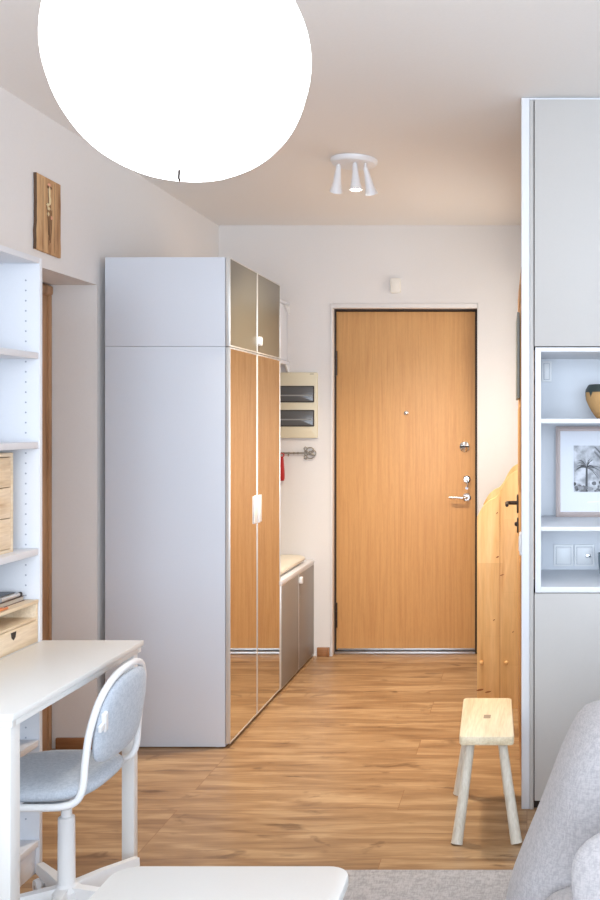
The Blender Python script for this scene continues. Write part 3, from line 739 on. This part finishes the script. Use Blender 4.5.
build('drawer',mb,lt)
# things on tray
zt=.8624
def slab(name,label,cat,x0,x1,y0,y1,z0,z1,mcov,mpage,rot=0,group=None):
    c=((x0+x1)/2,(y0+y1)/2,z0); M=Matrix.Translation(c)@Matrix.Rotation(radians(rot),4,'Z')@Matrix.Translation((-c[0],-c[1],-c[2]))
    o=thing(name,label,cat,c,group)
    mb=MB().m(mpage); mb.box(x0+.003,x1-.003,y0+.003,y1-.003,z0+.0015,z1-.0015,.0005,1,M); build('pages',mb,o)
    mb=MB().m(mcov); mb.box(x0,x1,y0,y1,z0,z0+.0015,.0004,1,M); mb.box(x0,x1,y0,y1,z1-.0015,z1,.0004,1,M); mb.box(x0,x0+.002,y0,y1,z0,z1,.0004,1,M); build('cover',mb,o)
PAGE=mat('page_paper',srgb(190,176,160),.8)
slab('notebook','brown spotted notebook at the bottom of the pile on the organiser','book',-1.80,-1.571,2.55,2.925,zt,zt+.015,mat('brown_cover',srgb(110,84,70),.5),PAGE,0,'notebooks on the organiser')
slab('notebook','dark grey notebook on top of the pile on the organiser','book',-1.80,-1.588,2.55,2.905,zt+.0155,zt+.030,mat('slate_cover',srgb(74,80,88),.4),PAGE,0,'notebooks on the organiser')
cols=[((222,110,60),'orange'),((216,128,70),'amber'),((60,72,150),'blue'),((190,86,120),'pink'),((90,66,54),'brown')]
for i,(c_,nm) in enumerate(cols):
    xx=-1.5565+.0085*i; y0=2.52+.01*(i%2); y1=2.79+.012*i
    M_=mat('pencil_'+nm,srgb(*c_),.35)
    if xx>tx1-.006: break
    p=thing('coloured_pencil','%s coloured pencil lying along the front of the organiser top'%nm,'pencil',(xx,(y0+y1)/2,zt),'coloured pencils on the organiser')
    mb=MB().m(M_); mb.cyl((xx,y0,zt+.004),(xx,y1-.018,zt+.004),.004,n=6); build('barrel',mb,p)
    mb=MB().m(BIRCH); mb.cyl((xx,y1-.018,zt+.004),(xx,y1,zt+.004),.0038,.0006,n=12); build('tip',mb,p)
mb=MB().m(mat('marker_silver',srgb(196,190,186),.3,metal=.4)); mb.cyl((-1.578,2.80,zt+.022),(-1.578,2.90,zt+.022),.0065); mb.m(DARK); mb.cyl((-1.578,2.90,zt+.022),(-1.578,2.912,zt+.022),.0068)
build('marker_pen',mb,None,'silver capped marker pen lying at the end of the notebook pile','pen')

lsx=thing('shelf_lamp','slim white lamp strip under the bookcase shelf above the desk','lamp',(-1.62,2.0,.995))
mb=MB().m(WPLAS); mb.box(-1.66,-1.58,1.8,2.2,.986,1.0015,.003); build('housing',mb,lsx)
ll=bpy.data.lights.new('shelf_lamp_light','AREA'); ll.shape='RECTANGLE'; ll.size=.06; ll.size_y=.38; ll.energy=1.6; ll.color=(1,.9,.74)
lo=bpy.data.objects.new('shelf_lamp_light',ll); C.objects.link(lo); lo.parent=lsx; lo.location=(.0,.0,-.012); lo.rotation_euler=(0,radians(25),0)
# ------------------------------------------------------------ desk
dx0,dx1=-1.532,-1.212; dy0,dy1=2.205,2.958; dz=.730
dk=thing('desk','white desk with square legs standing in front of the bookcase','desk',((dx0+dx1)/2,(dy0+dy1)/2,0))
mb=MB().m(DESKW); mb.box(dx0,dx1,dy0,dy1,dz-.016,dz,.002); build('tabletop',mb,dk)
mb=MB().m(DESKW); mb.box(dx0,dx1-.006,dy0+.006,dy0+.024,dz-.034,dz-.016,.001); mb.box(dx1-.024,dx1-.006,dy0+.024,dy1-.024,dz-.034,dz-.016,.001); mb.box(dx0,dx1-.006,dy1-.024,dy1-.006,dz-.034,dz-.016,.001); build('apron',mb,dk)
for yy in (dy0+.006,dy1-.05):
    for x0_,x1_ in (((dx1-.058,dx1-.010),) if yy<2.5 else ((dx1-.049,dx1-.011),)):
        mb=MB().m(DESKW); mb.box(x0_,x1_,yy,yy+(.044 if yy<2.5 else .03),0,dz-.034,.002); build('leg',mb,dk)

# ------------------------------------------------------------ swivel chair
cx,cy=-1.31,2.66
ch=thing('swivel_chair','white tubular swivel chair with pale blue grey pads, pushed under the desk','chair',(cx,cy,0))
half=[(-1.505,2.66,.393),(-1.50,2.56,.393),(-1.478,2.508,.393),(-1.42,2.49,.393),(-1.30,2.488,.393),(-1.235,2.488,.396),(-1.198,2.488,.412),(-1.182,2.488,.45),(-1.176,2.49,.52),(-1.165,2.494,.60),(-1.150,2.520,.672),(-1.138,2.575,.716),(-1.133,2.66,.730)]
loop=half+[(x,2*cy-y,z) for x,y,z in half[-2:0:-1]]
mb=MB().m(WMET); mb.tube(loop,.0098,14,closed=True,sub=6); build('tube_frame',mb,ch)
def bx_at(z): return -1.180+ (z-.45)*.155
outl=[]
for k in range(40):
    t=2*pi*k/40; c_,s_=cos(t),sin(t)
    y=.150*(abs(c_)**(.72 if s_>0 else .5))*(1 if c_>0 else -1); z=.595+(.120 if s_>0 else .116)*(abs(s_)**(.85 if s_>0 else .65))*(1 if s_>0 else -1)
    y*= 1.0 if s_<0 else (1-.05*s_)
    outl.append((cy+y,z))
mb=MB().m(CHAIRF); mb.puff(outl,lambda u,v,w:(bx_at(v)+w+.012*(1-((u-cy)/.15)**2),u,v),.018,c=(cy,.6),p=6,q=2,rings=10); build('backrest',mb,ch)
so=[]
for k in range(48):
    t=2*pi*k/48; c_,s_=cos(t),sin(t)
    so.append((-1.345+.165*(abs(c_)**.6)*(1 if c_>0 else -1), cy+.166*(abs(s_)**.6)*(1 if s_>0 else -1)))
mb=MB().m(CHAIRF); mb.puff(so,XY,.028,c=(-1.345,cy),p=5,q=2,rings=10,base=.418,Tb=.030); build('seat',mb,ch)
for sg in (-1,1):
    y=cy+sg*.131; mb=MB().m(WPLAS)
    for z_ in (.61,):
        xb_=bx_at(z_)+(.012 if sg<0 else .0)
        M=Matrix.Translation((xb_,y,z_))@Matrix.Rotation(radians(8),4,'Y')@Matrix.Rotation(radians(sg*-18),4,'X')
        mb.box(-.006,.008,-.010,.010,-.030,.030,.005,3,M); mb.box(-.004,.006,min(0,sg*.03),max(0,sg*.03),-.016,.004,.003,2,M)
    build('bracket',mb,ch)
mb=MB().m(WMET); mb.box(cx-.06,cx+.06,cy-.15,cy+.15,.374,.386,.004); mb.box(cx-.05,cx+.05,cy-.05,cy+.05,.352,.375,.006); build('seat_plate',mb,ch)
mb=MB().m(WMET); mb.cyl((cx,cy,.09),(cx,cy,.36),.0145); mb.lathe([(.0145,.30),(.022,.297),(.0225,.285),(.0235,.10),(.03,.085),(.034,.06)],(cx,cy,0),n=28); build('column',mb,ch)
ba=thing  # placeholder
mb=MB().m(WMET); mb.lathe([(0,.055),(.036,.056),(.042,.07),(.04,.092),(.028,.105),(.024,.11)],(cx,cy,0),n=28); hub=build('base_hub',mb,ch)
for k in range(5):
    a=radians(62+72*k); Ln=.238
    M=Matrix.Translation((cx,cy,0))@Matrix.Rotation(a,4,'Z')
    vs=[]; 
    prof=[(.025,.017,.055,.103),(.12,.0145,.060,.098),(Ln,.012,.058,.085),(Ln+.004,.010,.060,.083)]
    for (r,w,zb,zt_) in prof: vs+= [M@Vector((r,-w,zb)),M@Vector((r,w,zb)),M@Vector((r,w*.8,zt_)),M@Vector((r,-w*.8,zt_))]
    fs=[[3,2,1,0]]
    for j in range(3):
        for q_ in range(4): qq=(q_+1)%4; fs.append([j*4+q_,j*4+qq,(j+1)*4+qq,(j+1)*4+q_])
    fs.append([12,13,14,15])
    mb=MB().m(WMET); mb.add(vs,fs); lg=build('base_leg',mb,ch)
    mb=MB().m(WPLAS)
    ex=Ln-.018
    for sg in (-1,1):
        c0=M@Vector((ex,sg*.007,.024)); c1=M@Vector((ex,sg*.020,.024)); mb.cyl(c0,c1,.0235,.021,24)
    mb.cyl(M@Vector((ex,0,.02)),M@Vector((ex,0,.06)),.006); mb.m(STEEL); mb.cyl(M@Vector((ex,-.021,.024)),M@Vector((ex,.021,.024)),.006,n=12)
    build('caster',mb,lg)

# ------------------------------------------------------------ wooden art board on wall
s0,s1=264,251
y0,y1=935/s0,935/s1; zt_,zb_=2.366,2.074
ab=thing('wooden_plaque','rustic wooden plaque with pale dried flower relief on the left wall','wall plaque',(XL,(y0+y1)/2,zb_))
mb=MB().m(RUSTIC)
random.seed(5)
ol=[]
for k in range(9): ol.append((y0+random.uniform(-.003,.003),zt_-(zt_-zb_)*k/8))
ol[0]=(y0,zt_); ol[-1]=(y0-.002,zb_+.002)
for k in range(8,-1,-1): ol.append((y1+random.uniform(-.002,.002),zt_-(zt_-zb_)*k/8-.002))
mb.prism(ol,YZ,XL+.002,XL+.013,.0015)
mb.m(BARK); mb.prism([(y-.0015,z) for y,z in ol[:9]]+[(y+.001,z) for y,z in ol[:9]][::-1],YZ,XL+.001,XL+.0125,0)
mb.box(XL+.012,XL+.0134,y0+.045,y0+.0465,zb_+.01,zt_-.01,0); mb.box(XL+.012,XL+.0134,y1-.05,y1-.049,zb_+.01,zt_-.01,0)
build('board',mb,ab)
mb=MB()
PET=mat('pale_petal',srgb(226,204,160),.7); PET2=mat('pink_petal',srgb(222,160,128),.7); STM=mat('dried_stem',srgb(118,84,56),.8)
yc=(y0+y1)/2; xx=XL+.0135
mb.m(STM)
for dy,z0_,z1_ in ((-.006,-.26,-.03),(.004,-.24,-.05),(.014,-.25,-.12),(-.014,-.22,-.10)):
    mb.tube([(xx,yc+dy*.5,zt_+z0_),(xx+.002,yc+dy,zt_+(z0_+z1_)/2),(xx,yc+dy*1.4,zt_+z1_)],.0013,6)
for dy,dz_,w,h,m_ in ((0,-.055,.008,.026,PET),(.004,-.085,.009,.02,PET),(-.012,-.105,.009,.008,PET),(-.004,-.118,.010,.007,PET),(-.010,-.140,.008,.009,PET),(.016,-.150,.009,.008,PET2),(0,-.025,.010,.007,PET2),(-.010,-.035,.007,.006,STM),(.010,-.035,.007,.006,STM)):
    mb.m(m_); mb.puff([(yc+dy+w*cos(t*pi/6),zt_+dz_+h*sin(t*pi/6)) for t in range(12)],YZ and (lambda u,v,w_:(xx+w_,u,v)),.004,rings=4,p=2)
build('flower_relief',mb,ab)

# ------------------------------------------------------------ ceiling spot fixture
fc=Vector((-.786,4.25,CZ))
sp=thing('ceiling_spotlight','white round ceiling fixture with three cone spotlights in the hallway','ceiling light',fc)
mb=MB().m(LAMPW); mb.lathe([(0,-.026),(.085,-.026),(.098,-.022),(.105,-.012),(.106,-.001)],fc,n=48); build('ceiling_plate',mb,sp)
BULB=bpy.data.materials.new('lit_bulb'); BULB.use_nodes=True; bb=BULB.node_tree.nodes['Principled BSDF']; bb.inputs['Emission Color'].default_value=(1,.93,.8,1); bb.inputs['Emission Strength'].default_value=14
specs=[((338.5,166),(336.0,192),-.02,(0,.15)),((355,164),(356,190),-.045,(0,0)),((365.5,168),(371.5,194),-.035,(0,0))]
for i,((jx,jy),(ex,ey),yy,_) in enumerate(specs):
    s=935/(fc.y+yy); J=Vector((px(jx,jy,s)[0],fc.y+yy,px(jx,jy,s)[1]))
    base=Vector((J.x,J.y,CZ-.026))
    tip_y=fc.y+yy+(0 if i==1 else .055)
    s2=935/tip_y; E=Vector((px(ex,ey,s2)[0],tip_y,px(ex,ey,s2)[1]))
    mb=MB().m(LAMPW); mb.cyl(base+Vector((0,0,.003)),J+Vector((0,0,-.006)),.0055,n=12); arm=build('arm',mb,sp)
    d=(E-J).normalized(); q=Vector((0,0,-1)).rotation_difference(d).to_matrix().to_4x4(); L=(E-J).length
    mb=MB().m(LAMPW)
    mb.lathe([(0,.004),(.009,.003),(.011,-.004),(.0125,-.025),(.020,-L*.7),(.0295,-L),(.0275,-L),(.018,-L*.7),(.011,-.03),(0,-.03)],J,n=28,M=q)
    sh=build('cone_shade',mb,arm)
    mb=MB().m(BULB); bo_=.002 if i==1 else .018
    mb.lathe([(0,-L+bo_),(.013,-L+bo_),(.0185,-L+bo_+.006),(.012,-L+.034),(0,-L+.037)],J,n=24,M=q); build('bulb',mb,sh)
    ld=bpy.data.lights.new('spot_beam','SPOT'); ld.energy=SPOT_POWER*(1.0,1.0,1.3)[i]; ld.color=HALL_COL; ld.spot_size=radians((112,116,116)[i]); ld.spot_blend=.9; ld.shadow_soft_size=.03
    lo=bpy.data.objects.new('spot_beam',ld); C.objects.link(lo); lo.parent=sp
    aim=[Vector((.0,.15,-1)),Vector((.05,-.2,-1)),Vector((.2,.2,-1))][i]
    lo.location=E+d*.012-fc; lo.rotation_euler=Vector((0,0,-1)).rotation_difference(aim.normalized()).to_euler()

# ------------------------------------------------------------ pendant lantern
pc=Vector((-.564,1.524,2.018)); R=.206
pl=thing('paper_pendant_lamp','large glowing white round pendant lamp hanging from the ceiling','pendant lamp',(pc.x,pc.y,pc.z-R))
SH=bpy.data.materials.new('glowing_shade'); SH.use_nodes=True; sb=SH.node_tree.nodes['Principled BSDF']
sb.inputs['Base Color'].default_value=srgb(240,238,234); sb.inputs['Emission Color'].default_value=(.95,.97,1,1); sb.inputs['Emission Strength'].default_value=PENDANT_STRENGTH
mb=MB().m(SH); vs=[]; fs=[]; nu,nv=96,40
for j in range(nv+1):
    ph=pi*(j+.0)/nv
    for i in range(nu):
        t=2*pi*i/nu
        fold=1+.006*sin(12*t+1.3*sin(2*ph))+.004*sin(29*t+2)*(.4+.6*abs(cos(ph)))
        rr=R*fold*(abs(sin(ph))**.92)
        z=-R*.965*cos(ph)
        if j<4: z+= .012*(4-j)/4*1.0+.004*sin(9*t)*(j/4); 
        vs.append((pc.x+max(rr,.004)*cos(t),pc.y+max(rr,.004)*sin(t),pc.z+z))
for j in range(nv):
    for i in range(nu): k=(i+1)%nu; fs.append([j*nu+i,j*nu+k,(j+1)*nu+k,(j+1)*nu+i])
mb.add(vs,fs); build('lamp_shade',mb,pl,ang=180)
zb=pc.z-R*.965
mb=MB().m(DARK); mb.tube([(pc.x-.003,pc.y+.002,zb-.005),(pc.x+.001,pc.y-.012,zb-.004),(pc.x+.012,pc.y-.040,zb+.001)],.0019,8); build('wire_hook',mb,pl)
mb=MB().m(WPLAS); mb.cyl((pc.x,pc.y,pc.z+R*.95),(pc.x,pc.y,CZ-.03),.003,n=10); build('cord',mb,pl)
mb=MB().m(WPLAS); mb.lathe([(.01,-.05),(.045,-.03),(.05,-.001)],(pc.x,pc.y,CZ),n=24); build('ceiling_rose',mb,pl)

# ------------------------------------------------------------ coffee table
ty1=2.045; tz=.45
ct=thing('coffee_table','low white coffee table with rounded corners, at the bottom of the view','coffee table',(-.635,1.65,0))
mb=MB().m(DESKW); mb.prism(rrect(-.893,-.382,1.20,ty1,.05,8),XY,tz-.025,tz,.004); build('tabletop',mb,ct)
for x in (-.84,-.435):
    for y in (1.26,ty1-.07):
        mb=MB().m(DESKW); mb.cyl((x,y,.0085 if x>-.7 else .0085),(x,y,tz-.025),.014,.02,20); build('leg',mb,ct)
# rug
mb=MB().m(RUGM); mb.box(-.90,2.2,.6,2.95,.0005,.0085,.003); build('rug',mb,None,'flat woven grey rug on the floor in front of the hallway','rug')

# ------------------------------------------------------------ sofa
sf=thing('sofa','light grey woven sofa at the right, standing on the grey rug','sofa',(.75,1.9,0.0085))
mb=MB().m(SOFA); mb.box(-.02,1.7,1.35,2.30,.10,.27,.03,4); build('base',mb,sf)
for x in (.06,1.62):
    for y in (1.43,2.20):
        mb=MB().m(DARK); mb.cyl((x,y,.0085),(x,y,.10),.018,.022,16); build('leg',mb,sf)
mb=MB().m(SOFA); mb.puff(rrect(.02,1.69,1.34,2.10,.07,8),XY,.09,p=10,q=2.4,base=.33,Tb=.07,rings=12); build('seat_cushion',mb,sf)
S=417
prof=[(505,905),(508,888),(514,868),(521,850),(530,828),(541,801),(551,776),(561,749),(570,729),(577,716),(584,709),(592,705.5),(602,704.5)]
bl=[px(x,y,S) for x,y in prof]
right=[(.50,.742),(.9,.742),(1.4,.738),(1.62,.725),(1.69,.68),(1.71,.5),(1.71,.25),(1.66,.20),(1.0,.19),(.4,.19),(0,.19),(-.05,.205)]
ol=bl+right
dense=[]
for i in range(len(ol)):
    p,q_=ol[i],ol[(i+1)%len(ol)]; n=max(1,int(math.dist(p,q_)/.03))
    for k in range(n): dense.append((p[0]+(q_[0]-p[0])*k/n,p[1]+(q_[1]-p[1])*k/n))
from mathutils import noise
def backmap(u,v,w):
    f=noise.noise(Vector((u*6,v*9,w*3)))*.012+noise.noise(Vector((u*14+3,v*20,w*5)))*.004
    return (u, 2.24+w*1.0+f*(-1 if w<0 else 1)*min(1,abs(w)/.05), v)
mb=MB().m(SOFA); mb.puff(dense,backmap,.12,c=(.75,.45),p=16,q=2.2,rings=26,Tb=.16); build('back_cushion',mb,sf,ang=80)
# throw pillow
mb=MB().m(SOFA)
pp=[]
for k in range(48):
    t=2*pi*k/48; c_,s_=cos(t),sin(t)
    pp.append((.25*(abs(c_)**.7)*(1 if c_>0 else -1),.115*(abs(s_)**.75)*(1 if s_>0 else -1)))
M=Matrix.Translation((.335,1.79,.545))@Matrix.Rotation(radians(-3),4,'Y')@Matrix.Rotation(radians(-10),4,'X')
def pm(u,v,w): return M@Vector((u*(1+.05*(v/.12)**2),w+noise.noise(Vector((u*8,v*8,w)))*.008,v))
mb.puff(pp,pm,.065,p=2.2,q=1.6,rings=12)
build('throw_pillow',mb,None,'light grey throw pillow leaning on the sofa in the bottom right corner','pillow')
